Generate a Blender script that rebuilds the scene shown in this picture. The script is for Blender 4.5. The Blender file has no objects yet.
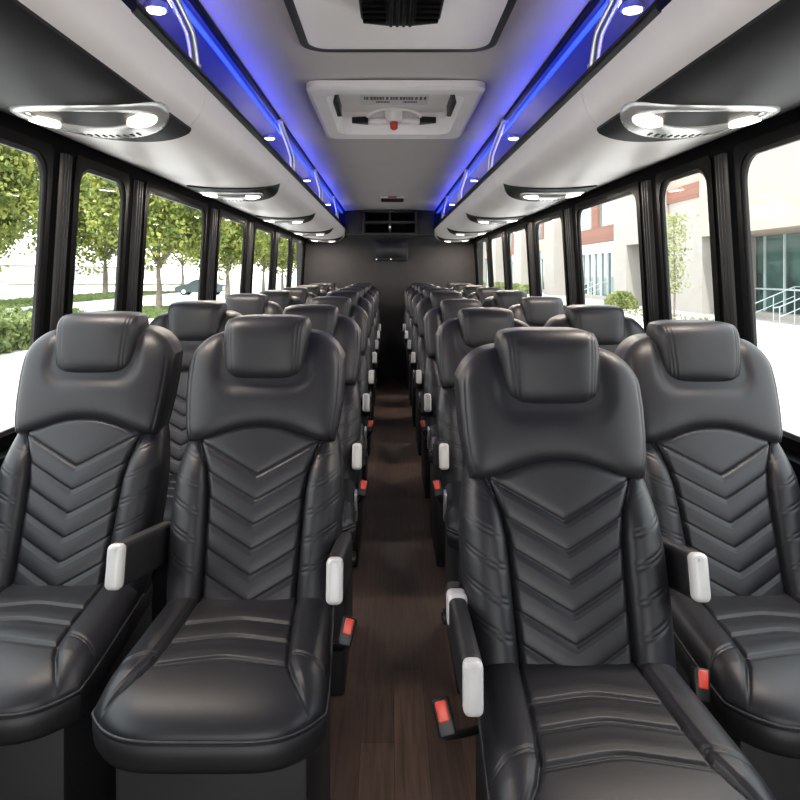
import bpy, bmesh, math, random
import numpy as np
from mathutils import Vector, Matrix

random.seed(7)
rng = np.random.default_rng(11)
S = bpy.context.scene
COL = S.collection
CZ = 1.476            # eye height above the bus floor
PI = math.pi

# ------------------------------------------------------------------ materials
def nodes_of(name):
    m = bpy.data.materials.new(name)
    m.use_nodes = True
    nt = m.node_tree
    b = nt.nodes.get('Principled BSDF')
    return m, nt, b

def mat(name, col, rough=0.5, metal=0.0, spec=0.5, noise=None, bump=None, coat=0.0, sheen=0.0):
    """noise = (scale, amount) colour variation; bump = (scale, strength, distance)"""
    m, nt, b = nodes_of(name)
    b.inputs['Base Color'].default_value = (*col, 1)
    b.inputs['Roughness'].default_value = rough
    b.inputs['Metallic'].default_value = metal
    b.inputs['Specular IOR Level'].default_value = spec
    if coat:
        b.inputs['Coat Weight'].default_value = coat
        b.inputs['Coat Roughness'].default_value = 0.15
    if sheen:
        b.inputs['Sheen Weight'].default_value = sheen
        b.inputs['Sheen Roughness'].default_value = 0.5
    if noise or bump:
        tc = nt.nodes.new('ShaderNodeTexCoord')
    if noise:
        n = nt.nodes.new('ShaderNodeTexNoise')
        n.inputs['Scale'].default_value = noise[0]
        n.inputs['Detail'].default_value = 4
        nt.links.new(tc.outputs['Object'], n.inputs['Vector'])
        r = nt.nodes.new('ShaderNodeValToRGB')
        a = noise[1]
        r.color_ramp.elements[0].position = 0.3
        r.color_ramp.elements[1].position = 0.7
        r.color_ramp.elements[0].color = (*[c * (1 - a) for c in col], 1)
        r.color_ramp.elements[1].color = (*[min(1, c * (1 + a)) for c in col], 1)
        nt.links.new(n.outputs['Fac'], r.inputs['Fac'])
        nt.links.new(r.outputs['Color'], b.inputs['Base Color'])
    if bump:
        n = nt.nodes.new('ShaderNodeTexNoise')
        n.inputs['Scale'].default_value = bump[0]
        n.inputs['Detail'].default_value = 3
        nt.links.new(tc.outputs['Object'], n.inputs['Vector'])
        bp = nt.nodes.new('ShaderNodeBump')
        bp.inputs['Strength'].default_value = bump[1]
        bp.inputs['Distance'].default_value = bump[2]
        nt.links.new(n.outputs['Fac'], bp.inputs['Height'])
        nt.links.new(bp.outputs['Normal'], b.inputs['Normal'])
    return m

def emit(name, col, strength):
    m, nt, b = nodes_of(name)
    b.inputs['Base Color'].default_value = (*col, 1)
    b.inputs['Emission Color'].default_value = (*col, 1)
    b.inputs['Emission Strength'].default_value = strength
    return m

M = {}
M['leather'] = mat('black_leather', (0.0122, 0.0120, 0.0142), 0.42, spec=0.28, noise=(9, 0.12), bump=(260, 0.10, 0.002))
M['leather_panel'] = mat('black_leather_panel', (0.0122, 0.0120, 0.0142), 0.40, spec=0.30, bump=(420, 0.12, 0.002))
M['leather_dark'] = mat('skirt_leather', (0.008, 0.008, 0.009), 0.5, spec=0.35, bump=(260, 0.1, 0.002))
M['stitch'] = mat('seam_piping', (0.014, 0.014, 0.016), 0.5)
M['base'] = mat('charcoal_base', (0.010, 0.010, 0.011), 0.6, spec=0.3, bump=(300, 0.15, 0.002))
M['black_plastic'] = mat('black_plastic', (0.005, 0.005, 0.0055), 0.42, spec=0.3)
M['arm'] = mat('armrest_vinyl', (0.007, 0.007, 0.008), 0.5, spec=0.35, bump=(350, 0.1, 0.001))
M['cap'] = mat('silver_cap', (0.44, 0.425, 0.415), 0.34, metal=0.0, spec=0.6, noise=(30, 0.04))
M['alu'] = mat('brushed_aluminium', (0.72, 0.72, 0.74), 0.28, metal=0.9, noise=(40, 0.05))
M['red'] = mat('red_button', (0.50, 0.038, 0.018), 0.4, noise=(60, 0.08))
M['fascia'] = mat('rack_fascia', (0.80, 0.725, 0.695), 0.40, noise=(3, 0.03), bump=(180, 0.03, 0.002))
M['ceiling'] = mat('ceiling_vinyl', (0.50, 0.455, 0.435), 0.38, noise=(2.5, 0.04), bump=(220, 0.03, 0.002))
M['liner'] = mat('shelf_liner', (0.065, 0.065, 0.11), 0.35, noise=(4, 0.04))
M['insert'] = mat('dark_insert', (0.018, 0.0175, 0.0175), 0.5, spec=0.12, noise=(5, 0.1), bump=(300, 0.1, 0.002))
M['ring'] = mat('satin_ring', (0.66, 0.64, 0.62), 0.25, metal=0.55, noise=(25, 0.05))
M['white_plastic'] = mat('white_plastic', (0.78, 0.73, 0.71), 0.4, noise=(6, 0.03))
M['ac_panel'] = mat('pale_panel', (0.88, 0.81, 0.785), 0.42, noise=(3, 0.03))
M['black_frame'] = mat('black_frame', (0.002, 0.002, 0.0022), 0.45, spec=0.05, noise=(8, 0.2))
M['wall_black'] = mat('wall_black', (0.002, 0.002, 0.0022), 0.6, spec=0.03, bump=(200, 0.1, 0.002))
M['pillar'] = mat('pillar_grey', (0.010, 0.0097, 0.0097), 0.33, spec=0.22, noise=(6, 0.1))
M['rear'] = mat('rear_wall_fabric', (0.026, 0.0245, 0.025), 0.75, spec=0.3, noise=(12, 0.08), bump=(400, 0.2, 0.002))
M['cabinet'] = mat('cabinet_charcoal', (0.030, 0.029, 0.031), 0.55, spec=0.3, noise=(10, 0.1))
M['cabinet_in'] = mat('cabinet_inside', (0.003, 0.003, 0.003), 0.7, spec=0.05)
M['lamp'] = emit('warm_lamp', (1.0, 0.88, 0.72), 3.0)
M['puck'] = emit('puck_lamp', (1.0, 0.97, 0.92), 6.0)
M['led'] = emit('blue_led', (0.03, 0.075, 1.0), 0.9)
M['screen'] = mat('monitor_screen', (0.008, 0.008, 0.011), 0.25, spec=0.25)
M['sign'] = mat('sign_plate', (0.60, 0.58, 0.57), 0.5)
M['ink'] = mat('sign_ink', (0.09, 0.08, 0.08), 0.6)
M['trunk'] = mat('bark', (0.16, 0.125, 0.10), 0.9, noise=(6, 0.3))
M['brick'] = None
M['concrete'] = mat('white_concrete', (0.31, 0.285, 0.26), 0.8, noise=(0.6, 0.04))
M['beige'] = mat('beige_cladding', (0.37, 0.295, 0.24), 0.8, noise=(0.5, 0.05))
M['mullion'] = mat('mullion', (0.45, 0.52, 0.52), 0.4)
M['asphalt'] = mat('pale_concrete_paving', (0.50, 0.485, 0.47), 0.9, noise=(0.25, 0.05))
M['kerb'] = mat('kerb_concrete', (0.36, 0.335, 0.31), 0.9, noise=(0.8, 0.06))
M['carpaint'] = mat('teal_car_paint', (0.010, 0.030, 0.032), 0.3, coat=0.6)
M['tyre'] = mat('tyre', (0.02, 0.02, 0.02), 0.8)
M['hub'] = mat('hub_cap', (0.55, 0.56, 0.58), 0.35, metal=0.4)
M['carglass'] = mat('car_glass', (0.05, 0.08, 0.09), 0.08)
M['rail'] = mat('steel_rail', (0.34, 0.40, 0.40), 0.35, metal=0.3)
M['haze_wall'] = mat('pale_warehouse', (0.36, 0.34, 0.33), 0.8, noise=(0.1, 0.03))

def foliage_mat(name, c0, c1, scale):
    m, nt, b = nodes_of(name)
    tc = nt.nodes.new('ShaderNodeTexCoord')
    n = nt.nodes.new('ShaderNodeTexNoise')
    n.inputs['Scale'].default_value = scale
    n.inputs['Detail'].default_value = 5
    nt.links.new(tc.outputs['Object'], n.inputs['Vector'])
    r = nt.nodes.new('ShaderNodeValToRGB')
    r.color_ramp.elements[0].position = 0.36
    r.color_ramp.elements[1].position = 0.64
    r.color_ramp.elements[0].color = (*c0, 1)
    r.color_ramp.elements[1].color = (*c1, 1)
    nt.links.new(n.outputs['Fac'], r.inputs['Fac'])
    nt.links.new(r.outputs['Color'], b.inputs['Base Color'])
    b.inputs['Roughness'].default_value = 0.6
    tr = nt.nodes.new('ShaderNodeBsdfTranslucent')
    nt.links.new(r.outputs['Color'], tr.inputs['Color'])
    mx = nt.nodes.new('ShaderNodeMixShader')
    mx.inputs[0].default_value = 0.4
    out = nt.nodes.get('Material Output')
    nt.links.new(b.outputs[0], mx.inputs[1])
    nt.links.new(tr.outputs[0], mx.inputs[2])
    nt.links.new(mx.outputs[0], out.inputs['Surface'])
    return m
M['leaf'] = foliage_mat('maple_leaves', (0.075, 0.12, 0.024), (0.33, 0.35, 0.075), 0.9)
M['leaf_pale'] = foliage_mat('pale_leaves', (0.17, 0.22, 0.06), (0.36, 0.38, 0.17), 1.2)
M['hedge'] = foliage_mat('hedge_leaves', (0.05, 0.085, 0.02), (0.22, 0.25, 0.08), 1.5)
M['grass'] = foliage_mat('lawn_grass', (0.07, 0.12, 0.022), (0.15, 0.19, 0.05), 1.4)

def brick_mat():
    m, nt, b = nodes_of('terracotta_brick')
    tc = nt.nodes.new('ShaderNodeTexCoord')
    mp = nt.nodes.new('ShaderNodeMapping')
    mp.inputs['Rotation'].default_value = (PI / 2, 0, PI / 2)
    t = nt.nodes.new('ShaderNodeTexBrick')
    t.inputs['Scale'].default_value = 2.2
    t.inputs['Color1'].default_value = (0.20, 0.082, 0.055, 1)
    t.inputs['Color2'].default_value = (0.23, 0.10, 0.07, 1)
    t.inputs['Mortar'].default_value = (0.22, 0.13, 0.10, 1)
    nt.links.new(tc.outputs['Object'], mp.inputs['Vector'])
    nt.links.new(mp.outputs['Vector'], t.inputs['Vector'])
    nt.links.new(t.outputs['Color'], b.inputs['Base Color'])
    b.inputs['Roughness'].default_value = 0.85
    return m
M['brick'] = brick_mat()

def facade_glass(name, c0, c1):
    m, nt, b = nodes_of(name)
    tc = nt.nodes.new('ShaderNodeTexCoord')
    n = nt.nodes.new('ShaderNodeTexNoise')
    n.inputs['Scale'].default_value = 0.35
    n.inputs['Detail'].default_value = 3
    nt.links.new(tc.outputs['Object'], n.inputs['Vector'])
    r = nt.nodes.new('ShaderNodeValToRGB')
    r.color_ramp.elements[0].position = 0.42
    r.color_ramp.elements[1].position = 0.60
    r.color_ramp.elements[0].color = (*c0, 1)
    r.color_ramp.elements[1].color = (*c1, 1)
    nt.links.new(n.outputs['Fac'], r.inputs['Fac'])
    nt.links.new(r.outputs['Color'], b.inputs['Base Color'])
    b.inputs['Roughness'].default_value = 0.05
    b.inputs['Specular IOR Level'].default_value = 0.6
    return m
M['glass_dark'] = facade_glass('teal_curtain_glass', (0.006, 0.022, 0.022), (0.05, 0.11, 0.10))
M['glass_pale'] = facade_glass('pale_teal_glass', (0.13, 0.20, 0.20), (0.22, 0.29, 0.29))

def pane_mat():
    m = bpy.data.materials.new('window_glass')
    m.use_nodes = True
    nt = m.node_tree
    nt.nodes.clear()
    out = nt.nodes.new('ShaderNodeOutputMaterial')
    tr = nt.nodes.new('ShaderNodeBsdfTransparent')
    tr.inputs['Color'].default_value = (0.93, 0.95, 0.945, 1)
    gl = nt.nodes.new('ShaderNodeBsdfGlossy')
    gl.inputs['Roughness'].default_value = 0.02
    lw = nt.nodes.new('ShaderNodeLayerWeight')
    lw.inputs['Blend'].default_value = 0.25
    fr = nt.nodes.new('ShaderNodeMath')
    fr.operation = 'MULTIPLY_ADD'
    fr.inputs[1].default_value = 0.06
    fr.inputs[2].default_value = 0.002
    nt.links.new(lw.outputs['Facing'], fr.inputs[0])
    mx = nt.nodes.new('ShaderNodeMixShader')
    nt.links.new(fr.outputs[0], mx.inputs[0])
    nt.links.new(tr.outputs[0], mx.inputs[1])
    nt.links.new(gl.outputs[0], mx.inputs[2])
    nt.links.new(mx.outputs[0], out.inputs['Surface'])
    return m
M['pane'] = pane_mat()

def floor_mat():
    m, nt, b = nodes_of('dark_wood_planks')
    tc = nt.nodes.new('ShaderNodeTexCoord')
    mp = nt.nodes.new('ShaderNodeMapping')
    mp.inputs['Rotation'].default_value = (0, 0, PI / 2)
    t = nt.nodes.new('ShaderNodeTexBrick')
    t.inputs['Scale'].default_value = 1.0
    t.inputs['Brick Width'].default_value = 1.1
    t.inputs['Row Height'].default_value = 0.105
    t.inputs['Mortar Size'].default_value = 0.0012
    t.inputs['Mortar Smooth'].default_value = 0.3
    t.offset = 0.37
    t.inputs['Color1'].default_value = (0.082, 0.050, 0.036, 1)
    t.inputs['Color2'].default_value = (0.050, 0.031, 0.023, 1)
    t.inputs['Mortar'].default_value = (0.016, 0.010, 0.008, 1)
    nt.links.new(tc.outputs['Object'], mp.inputs['Vector'])
    nt.links.new(mp.outputs['Vector'], t.inputs['Vector'])
    mp2 = nt.nodes.new('ShaderNodeMapping')
    mp2.inputs['Scale'].default_value = (38, 2.2, 1)
    nt.links.new(tc.outputs['Object'], mp2.inputs['Vector'])
    n = nt.nodes.new('ShaderNodeTexNoise')
    n.inputs['Scale'].default_value = 1.6
    n.inputs['Detail'].default_value = 6
    n.inputs['Distortion'].default_value = 0.6
    nt.links.new(mp2.outputs['Vector'], n.inputs['Vector'])
    r = nt.nodes.new('ShaderNodeValToRGB')
    r.color_ramp.elements[0].position = 0.3
    r.color_ramp.elements[1].position = 0.72
    r.color_ramp.elements[0].color = (0.55, 0.55, 0.55, 1)
    r.color_ramp.elements[1].color = (1.35, 1.3, 1.25, 1)
    nt.links.new(n.outputs['Fac'], r.inputs['Fac'])
    mx = nt.nodes.new('ShaderNodeMix')
    mx.data_type = 'RGBA'
    mx.blend_type = 'MULTIPLY'
    mx.inputs['Factor'].default_value = 1.0
    nt.links.new(t.outputs['Color'], mx.inputs['A'])
    nt.links.new(r.outputs['Color'], mx.inputs['B'])
    nt.links.new(mx.outputs['Result'], b.inputs['Base Color'])
    b.inputs['Roughness'].default_value = 0.42
    bp = nt.nodes.new('ShaderNodeBump')
    bp.inputs['Strength'].default_value = 0.15
    bp.inputs['Distance'].default_value = 0.003
    nt.links.new(n.outputs['Fac'], bp.inputs['Height'])
    nt.links.new(bp.outputs['Normal'], b.inputs['Normal'])
    return m
M['floor'] = floor_mat()

# ------------------------------------------------------------------ mesh helpers
def link_mesh(name, me, m, parent=None):
    o = bpy.data.objects.new(name, me)
    COL.objects.link(o)
    if m is not None and not me.materials:
        me.materials.append(m)
    if parent is not None:
        o.parent = parent
    return o

def mesh_from(name, verts, faces, smooth=None):
    me = bpy.data.meshes.new(name)
    me.from_pydata([tuple(v) for v in verts], [], faces)
    me.validate()
    bm = bmesh.new(); bm.from_mesh(me)
    bmesh.ops.recalc_face_normals(bm, faces=bm.faces)
    bm.to_mesh(me); bm.free()
    if smooth is not None:
        for p in me.polygons:
            p.use_smooth = True
        if smooth < 179:
            me.set_sharp_from_angle(angle=math.radians(smooth))
    return me

class MB:
    def __init__(self):
        self.v = []; self.f = []
    def add(self, vs, fs):
        b = len(self.v)
        self.v += [tuple(p) for p in vs]
        self.f += [tuple(b + i for i in q) for q in fs]
        return self
    def box(self, x0, x1, y0, y1, z0, z1, bev=0.0, seg=2, xf=None):
        bm = bmesh.new()
        bmesh.ops.create_cube(bm, size=1)
        for v in bm.verts:
            v.co = Vector(((x0 + x1) / 2 + v.co.x * (x1 - x0), (y0 + y1) / 2 + v.co.y * (y1 - y0), (z0 + z1) / 2 + v.co.z * (z1 - z0)))
        if bev > 0:
            bmesh.ops.bevel(bm, geom=bm.edges[:], offset=bev, segments=seg, affect='EDGES', profile=0.5)
        return self.bm(bm, xf)
    def bm(self, bm, xf=None):
        bm.verts.index_update()
        vs = [(xf(v.co) if xf else v.co.copy()) for v in bm.verts]
        fs = [[v.index for v in f.verts] for f in bm.faces]
        bm.free()
        return self.add(vs, fs)
    def prism(self, poly, axis, a0, a1):
        """extrude a closed 2D polygon along an axis; poly in the other two coordinates"""
        n = len(poly)
        def p(q, t):
            if axis == 'y': return (q[0], t, q[1])
            if axis == 'x': return (t, q[0], q[1])
            return (q[0], q[1], t)
        vs = [p(q, a0) for q in poly] + [p(q, a1) for q in poly]
        fs = [(i, (i + 1) % n, n + (i + 1) % n, n + i) for i in range(n)]
        fs += [tuple(range(n)), tuple(range(2 * n - 1, n - 1, -1))]
        return self.add(vs, fs)
    def tube(self, pts, r, n=10):
        pts = [Vector(p) for p in pts]
        rs = r if isinstance(r, (list, tuple)) else [r] * len(pts)
        vs = []; fs = []
        up = None
        for i, p in enumerate(pts):
            a = pts[max(i - 1, 0)]; b = pts[min(i + 1, len(pts) - 1)]
            d = (b - a).normalized()
            if up is None:
                up = Vector((0, 0, 1)) if abs(d.z) < 0.9 else Vector((1, 0, 0))
            s = d.cross(up).normalized()
            up = s.cross(d).normalized()
            for k in range(n):
                t = 2 * PI * k / n
                vs.append(p + s * (math.cos(t) * rs[i]) + up * (math.sin(t) * rs[i]))
        for i in range(len(pts) - 1):
            for k in range(n):
                k2 = (k + 1) % n
                fs.append((i * n + k, i * n + k2, (i + 1) * n + k2, (i + 1) * n + k))
        fs.append(tuple(range(n - 1, -1, -1)))
        fs.append(tuple(range((len(pts) - 1) * n, len(pts) * n)))
        return self.add(vs, fs)
    def cyl(self, c, r, h, axis='z', n=24, r2=None):
        c = Vector(c)
        d = {'x': Vector((1, 0, 0)), 'y': Vector((0, 1, 0)), 'z': Vector((0, 0, 1))}[axis]
        return self.tube([c, c + d * h], [r, r if r2 is None else r2], n)
    def build(self, name, m, parent=None, smooth=35):
        return link_mesh(name, mesh_from(name, self.v, self.f, smooth), m, parent)

def smooth_poly(pts, n=6):
    """Catmull-Rom through open 2D/3D points"""
    P = [Vector(p) for p in pts]
    out = []
    for i in range(len(P) - 1):
        p0 = P[max(i - 1, 0)]; p1 = P[i]; p2 = P[i + 1]; p3 = P[min(i + 2, len(P) - 1)]
        for k in range(n):
            t = k / n
            out.append(0.5 * ((2 * p1) + (p2 - p0) * t + (2 * p0 - 5 * p1 + 4 * p2 - p3) * t * t + (3 * p1 - p0 - 3 * p2 + p3) * t ** 3))
    out.append(P[-1])
    return out

def tag(o, label, cat, group=None, kind=None):
    o['label'] = label
    o['category'] = cat
    if group: o['group'] = group
    if kind: o['kind'] = kind
    return o

def struct(o, label=None, cat=None):
    o['kind'] = 'structure'
    if label: o['label'] = label
    if cat: o['category'] = cat
    return o

def thing(name, label, cat, loc=(0, 0, 0), group=None, rz=0.0):
    o = bpy.data.objects.new(name, None)
    o.empty_display_size = 0.1
    COL.objects.link(o)
    o.location = loc
    o.rotation_euler = (0, 0, rz)
    return tag(o, label, cat, group)

def dup(o, parent=None):
    c = o.copy()
    COL.objects.link(c)
    if parent is not None:
        c.parent = parent
    for ch in list(o.children):
        dup(ch, c)
    return c

def interp(x, xs, ys):
    return np.interp(x, xs, ys)

def shell(F, back, name, rim=None):
    """closed pillow from a front grid F (n,m,3); back(loop)->list of rings (k,3) behind it, ends in a fan"""
    n, m, _ = F.shape
    V = F.reshape(-1, 3).tolist()
    idx = np.arange(n * m).reshape(n, m)
    faces = np.stack([idx[:-1, :-1], idx[1:, :-1], idx[1:, 1:], idx[:-1, 1:]], -1).reshape(-1, 4).tolist()
    loop = list(idx[:, 0]) + list(idx[-1, 1:]) + list(idx[-2::-1, -1]) + list(idx[0, -2:0:-1])
    L = F.reshape(-1, 3)[loop]
    prev = [int(i) for i in loop]
    for ring in back(L):
        b = len(V)
        V += ring.tolist()
        cur = list(range(b, b + len(ring)))
        k = len(cur)
        faces += [(prev[i], prev[(i + 1) % k], cur[(i + 1) % k], cur[i]) for i in range(k)]
        prev = cur
    b = len(V)
    V.append(np.mean([V[i] for i in prev], axis=0).tolist())
    k = len(prev)
    faces += [(prev[i], prev[(i + 1) % k], b) for i in range(k)]
    return mesh_from(name, V, faces, 180)

# ------------------------------------------------------------------ SEAT
def yb(z):
    return -0.228 + (z - 0.68) * 0.435

def wp(z):     # half-width of the chevron panel
    return interp(z, [0.60, 0.70, 0.86, 0.92, 0.97, 1.01, 1.05, 1.09], [0.117, 0.119, 0.126, 0.130, 0.140, 0.155, 0.172, 0.178])

def groove(d, w, depth):
    return -depth * np.exp(-(d / w) ** 2)

def grid(na, nb):
    t = np.linspace(-1, 1, na)
    a = np.sin(PI / 2 * t)
    u = np.linspace(-1, 1, nb)
    b = np.sin(PI / 2 * u)
    return np.meshgrid(a, b, indexing='ij')

def zbot_pad(xx):   # lower edge of the shoulder pad (arched seam)
    t = np.clip(np.abs(xx) / 0.185, 0, 1)
    return 1.030 + 0.036 * (1 + np.cos(PI * t ** 1.15)) / 2

def seat_meshes(res):
    R = lambda n: max(9, int(n * res))
    out = {}
    # --- lower backrest with bolsters (pocket for the chevron panel)
    na, nb = R(170), R(210)
    t = np.linspace(-1, 1, na)
    a = 0.5 * np.sin(PI / 2 * t) + 0.5 * t
    b = np.linspace(0, 1, nb)
    A, B = np.meshgrid(a, b, indexing='ij')
    z0, z1 = 0.585, 1.062
    Z = z0 + (z1 - z0) * B
    W = interp(Z, [0.585, 0.68, 0.78, 0.87, 0.95, 1.01, 1.04, 1.075], [0.198, 0.213, 0.222, 0.225, 0.221, 0.211, 0.202, 0.188])
    X = A * W
    P = wp(Z) + 0.002
    ax = np.abs(X)
    T = np.clip((ax - P) / np.maximum(W - P, 1e-4), 0, 1)
    bol = np.where(ax > P, np.maximum(1e-6, 1 - np.abs(2 * T - 1) ** 2.6) ** 0.5, 0)
    # outer edge falls further back than the inner seam
    fz_ = np.clip((1.062 - Z) / 0.13, 0, 1); fz_ = fz_ * fz_ * (3 - 2 * fz_)
    H = np.where(ax > P, -0.014 + 0.026 * fz_ + 0.034 * bol * fz_ - 0.035 * T ** 3, -0.02 * np.clip((P - ax) / 0.012, 0, 1) + 0.012 * (1 - np.clip((P - ax) / 0.012, 0, 1)))
    eb = np.clip(np.minimum(B, 1 - B) / 0.04, 0, 1)
    H = H - 0.03 * (1 - eb) ** 2
    for k in range(5):      # double stitched diagonal seams
        zc = 0.735 + 0.062 * k
        d = Z - (zc + (ax - P) * 0.42)
        msk = np.clip((ax - P - 0.006) / 0.008, 0, 1)
        H = H + msk * (groove(d, 0.0032, 0.0021) + groove(d - 0.010, 0.0032, 0.0019))
    Y = yb(Z) + 0.012 - H
    F = np.stack([X, Y, Z], -1)
    def back(L):
        r1 = L.copy(); r1[:, 1] += 0.030
        r2 = L.copy(); r2[:, 1] = yb(L[:, 2]) + 0.11
        r3 = r2.copy(); r3[:, 0] *= 0.93; r3[:, 1] += 0.018
        return [r1, r2, r3]
    out['backrest'] = shell(F, back, 'backrest')
    # --- chevron panel
    na, nb = R(110), R(210)
    a = np.linspace(-1, 1, na); b = np.linspace(0, 1, nb)
    A, B = np.meshgrid(a, b, indexing='ij')
    z0 = 0.63
    ZT = zbot_pad(A * 0.175) + 0.012
    Z = z0 + (ZT - z0) * B
    X = A * (wp(Z) + 0.001)
    sx = np.sqrt(X ** 2 + 0.004 ** 2)
    apex = 0.949
    step = 0.0555
    ph = (apex + 0.50 * sx - Z) / step          # 0 at the first V, grows downwards
    frac = ph - np.floor(ph)
    rib = np.where(ph > 0, np.maximum(1e-6, 4 * frac * (1 - frac)) ** 0.30, 1 - np.exp(-np.maximum(-ph, 0) / 0.16))
    lip = np.where(ph > 0, np.exp(-((frac - 0.16) / 0.09) ** 2), 0)
    edge = np.clip((1 - np.abs(A)) / 0.14, 0, 1)
    edge = np.sqrt(np.maximum(1e-6, 1 - (1 - edge) ** 2))
    te = np.clip((1 - B) * (ZT - z0) / 0.02, 0, 1)
    te = np.sqrt(np.maximum(1e-6, 1 - (1 - te) ** 2))
    H = -0.018 + 0.030 * edge * te + (0.0105 * rib + 0.0010 * lip) * (0.35 + 0.65 * edge) + 0.010 * (1 - A ** 2)
    st = np.where(ph > -0.15, np.exp(-(((frac * step) - 0.0085) / 0.0018) ** 2), 0) * (ph > 0)
    H = H - 0.0014 * st * edge
    Y = yb(Z) + 0.014 - H
    F = np.stack([X, Y, Z], -1)
    def back(L):
        r1 = L.copy(); r1[:, 1] += 0.03
        return [r1]
    out['chevron_panel'] = shell(F, back, 'chevron_panel')
    # --- shoulder pad
    na, nb = R(120), R(90)
    A, B = grid(na, nb)
    ab = np.abs(A)
    zt = 1.316 - 0.075 * ab ** 7
    X0 = A * 0.205
    zb = zbot_pad(X0) - 0.004
    Z = zb + (zt - zb) * (B + 1) / 2
    W = interp(Z, [1.02, 1.06, 1.12, 1.18, 1.23, 1.27, 1.31], [0.200, 0.209, 0.217, 0.221, 0.221, 0.218, 0.211])
    X = A * W
    ea = np.sqrt(np.maximum(0, 1 - ab ** 7))
    ebt = np.sqrt(np.maximum(0, 1 - np.abs(B) ** 6))
    H = 0.052 * ea * ebt + 0.012 * (1 - A ** 2) * (1 - B ** 2)
    # fold round the headrest
    hx, hz = np.abs(X), Z
    dx_, dz_ = np.maximum(hx - 0.075, 0), np.maximum(1.222 - hz, 0)
    dh = np.sqrt(dx_ ** 2 + dz_ ** 2) - 0.042
    H = H - 0.013 * np.exp(-(dh / 0.020) ** 2) - 0.013 * (dh < 0) * (1 - np.exp(-(dh / 0.020) ** 2))
    dl = np.abs(hx - W * 0.925)
    H = H + groove(dl, 0.0028, 0.0030) * ebt
    Y = yb(Z) + 0.026 - H
    F = np.stack([X, Y, Z], -1)
    def back(L):
        r1 = L.copy(); r1[:, 1] += 0.03
        r2 = L.copy(); r2[:, 1] += 0.085
        c = L.mean(0)
        r3 = r2.copy(); r3[:, 0] *= 0.94; r3[:, 2] = c[2] + (r2[:, 2] - c[2]) * 0.94; r3[:, 1] += 0.02
        return [r1, r2, r3]
    out['shoulder_pad'] = shell(F, back, 'shoulder_pad')
    # --- headrest
    na, nb = R(80), R(64)
    A, B = grid(na, nb)
    ab, bb = np.abs(A), np.abs(B)
    zc, hz_ = 1.272, 0.091
    Z = zc + hz_ * B * (1 - 0.115 * ab ** 4.5)
    Wd = 0.1185 + 0.004 * B
    X = Wd * A * (1 - 0.095 * bb ** 5)
    H = 0.055 * np.sqrt(np.maximum(0, 1 - ab ** 6)) * np.sqrt(np.maximum(0, 1 - bb ** 4.5)) + 0.008 * (1 - A ** 2) * (1 - 0.4 * B ** 2)
    for sx_ in (0.088, 0.096):
        H = H + groove(np.abs(np.abs(X) - sx_ - 0.006 * B), 0.0022, 0.0028)
    Y = 0.028 + (Z - zc) * 0.16 - H
    F = np.stack([X, Y, Z], -1)
    def back(L):
        c = L.mean(0)
        r1 = L.copy(); r1[:, 1] += 0.03; r1[:, 0] *= 1.004
        r2 = L.copy(); r2[:, 1] += 0.075
        r3 = r2.copy(); r3[:, 0] *= 0.86; r3[:, 2] = c[2] + (r2[:, 2] - c[2]) * 0.86; r3[:, 1] += 0.025
        return [r1, r2, r3]
    out['headrest'] = shell(F, back, 'headrest')
    # --- cushion
    na, nb = R(170), R(230)
    t = np.linspace(-1, 1, na)
    a = 0.7 * np.sin(PI / 2 * t) + 0.3 * t
    u = np.linspace(0, 1, nb)
    b = 1 - np.sin(PI / 2 * (1 - u)) * 1.0
    b = 0.5 * b + 0.5 * u           # 0 = front edge
    A, B = np.meshgrid(a, b, indexing='ij')
    ab = np.abs(A)
    yf = -0.694 + 0.085 * ab ** 5.0
    yr = -0.10
    Y = yf + (yr - yf) * B
    W = interp(Y, [-0.694, -0.62, -0.54, -0.44, -0.27, -0.10], [0.221, 0.226, 0.225, 0.220, 0.211, 0.200])
    X = A * W
    ax = np.abs(X)
    dF = np.clip((Y - yf) / 0.16, 0, 1)
    ef = np.sqrt(np.maximum(0, 1 - (1 - dF) ** 2.3))
    es = np.sqrt(np.maximum(0, 1 - ab ** 9))
    Z = 0.632 + 0.048 * ef * es
    # centre panel is a little lower than the side bolsters
    pw = interp(Y, [-0.694, -0.62, -0.565, -0.52, -0.44, -0.26, -0.10], [0.222, 0.182, 0.155, 0.141, 0.133, 0.123, 0.118])
    T = np.clip((ax - pw) / np.maximum(W - pw, 1e-3), 0, 1)
    rear = np.clip((Y + 0.66) / 0.10, 0, 1)
    bol = np.sqrt(np.maximum(0, 1 - np.abs(2 * T - 1) ** 2.2))
    Z = Z + rear * np.where(ax > pw, 0.012 * bol, 0.0)
    dpan = ax - pw
    Z = Z + rear * (groove(dpan, 0.0045, 0.010) + groove(dpan - 0.010, 0.0025, 0.0025))
    # curved cross seams
    for yc in (-0.335, -0.412, -0.500):
        d = (Y - (yc - 0.24 * (np.sqrt(X ** 2 + 0.02 ** 2) - 0.02)))
        msk = np.clip((pw - ax) / 0.008, 0, 1)
        Z = Z + msk * (groove(d, 0.0048, 0.0050) + groove(d + 0.011, 0.0030, 0.0016)) + msk * 0.0016 * np.exp(-((d - 0.030) / 0.020) ** 2)
    # bolster seam that crosses the front corners
    d = (Y - (-0.505 - 0.45 * (ax - 0.16))) 
    msk = np.clip((ax - pw) / 0.006, 0, 1)
    Z = Z + msk * (groove(d, 0.003, 0.0035) + groove(d - 0.009, 0.003, 0.003))
    F = np.stack([X, Y, Z], -1)
    loop_store = {}
    def back(L):
        loop_store['L'] = L.copy()
        r1 = L.copy(); r1[:, 2] -= 0.012
        r2 = r1.copy(); r2[:, 0] *= 0.97; r2[:, 2] -= 0.004
        return [r1, r2]
    out['cushion'] = shell(F, back, 'cushion')
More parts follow.
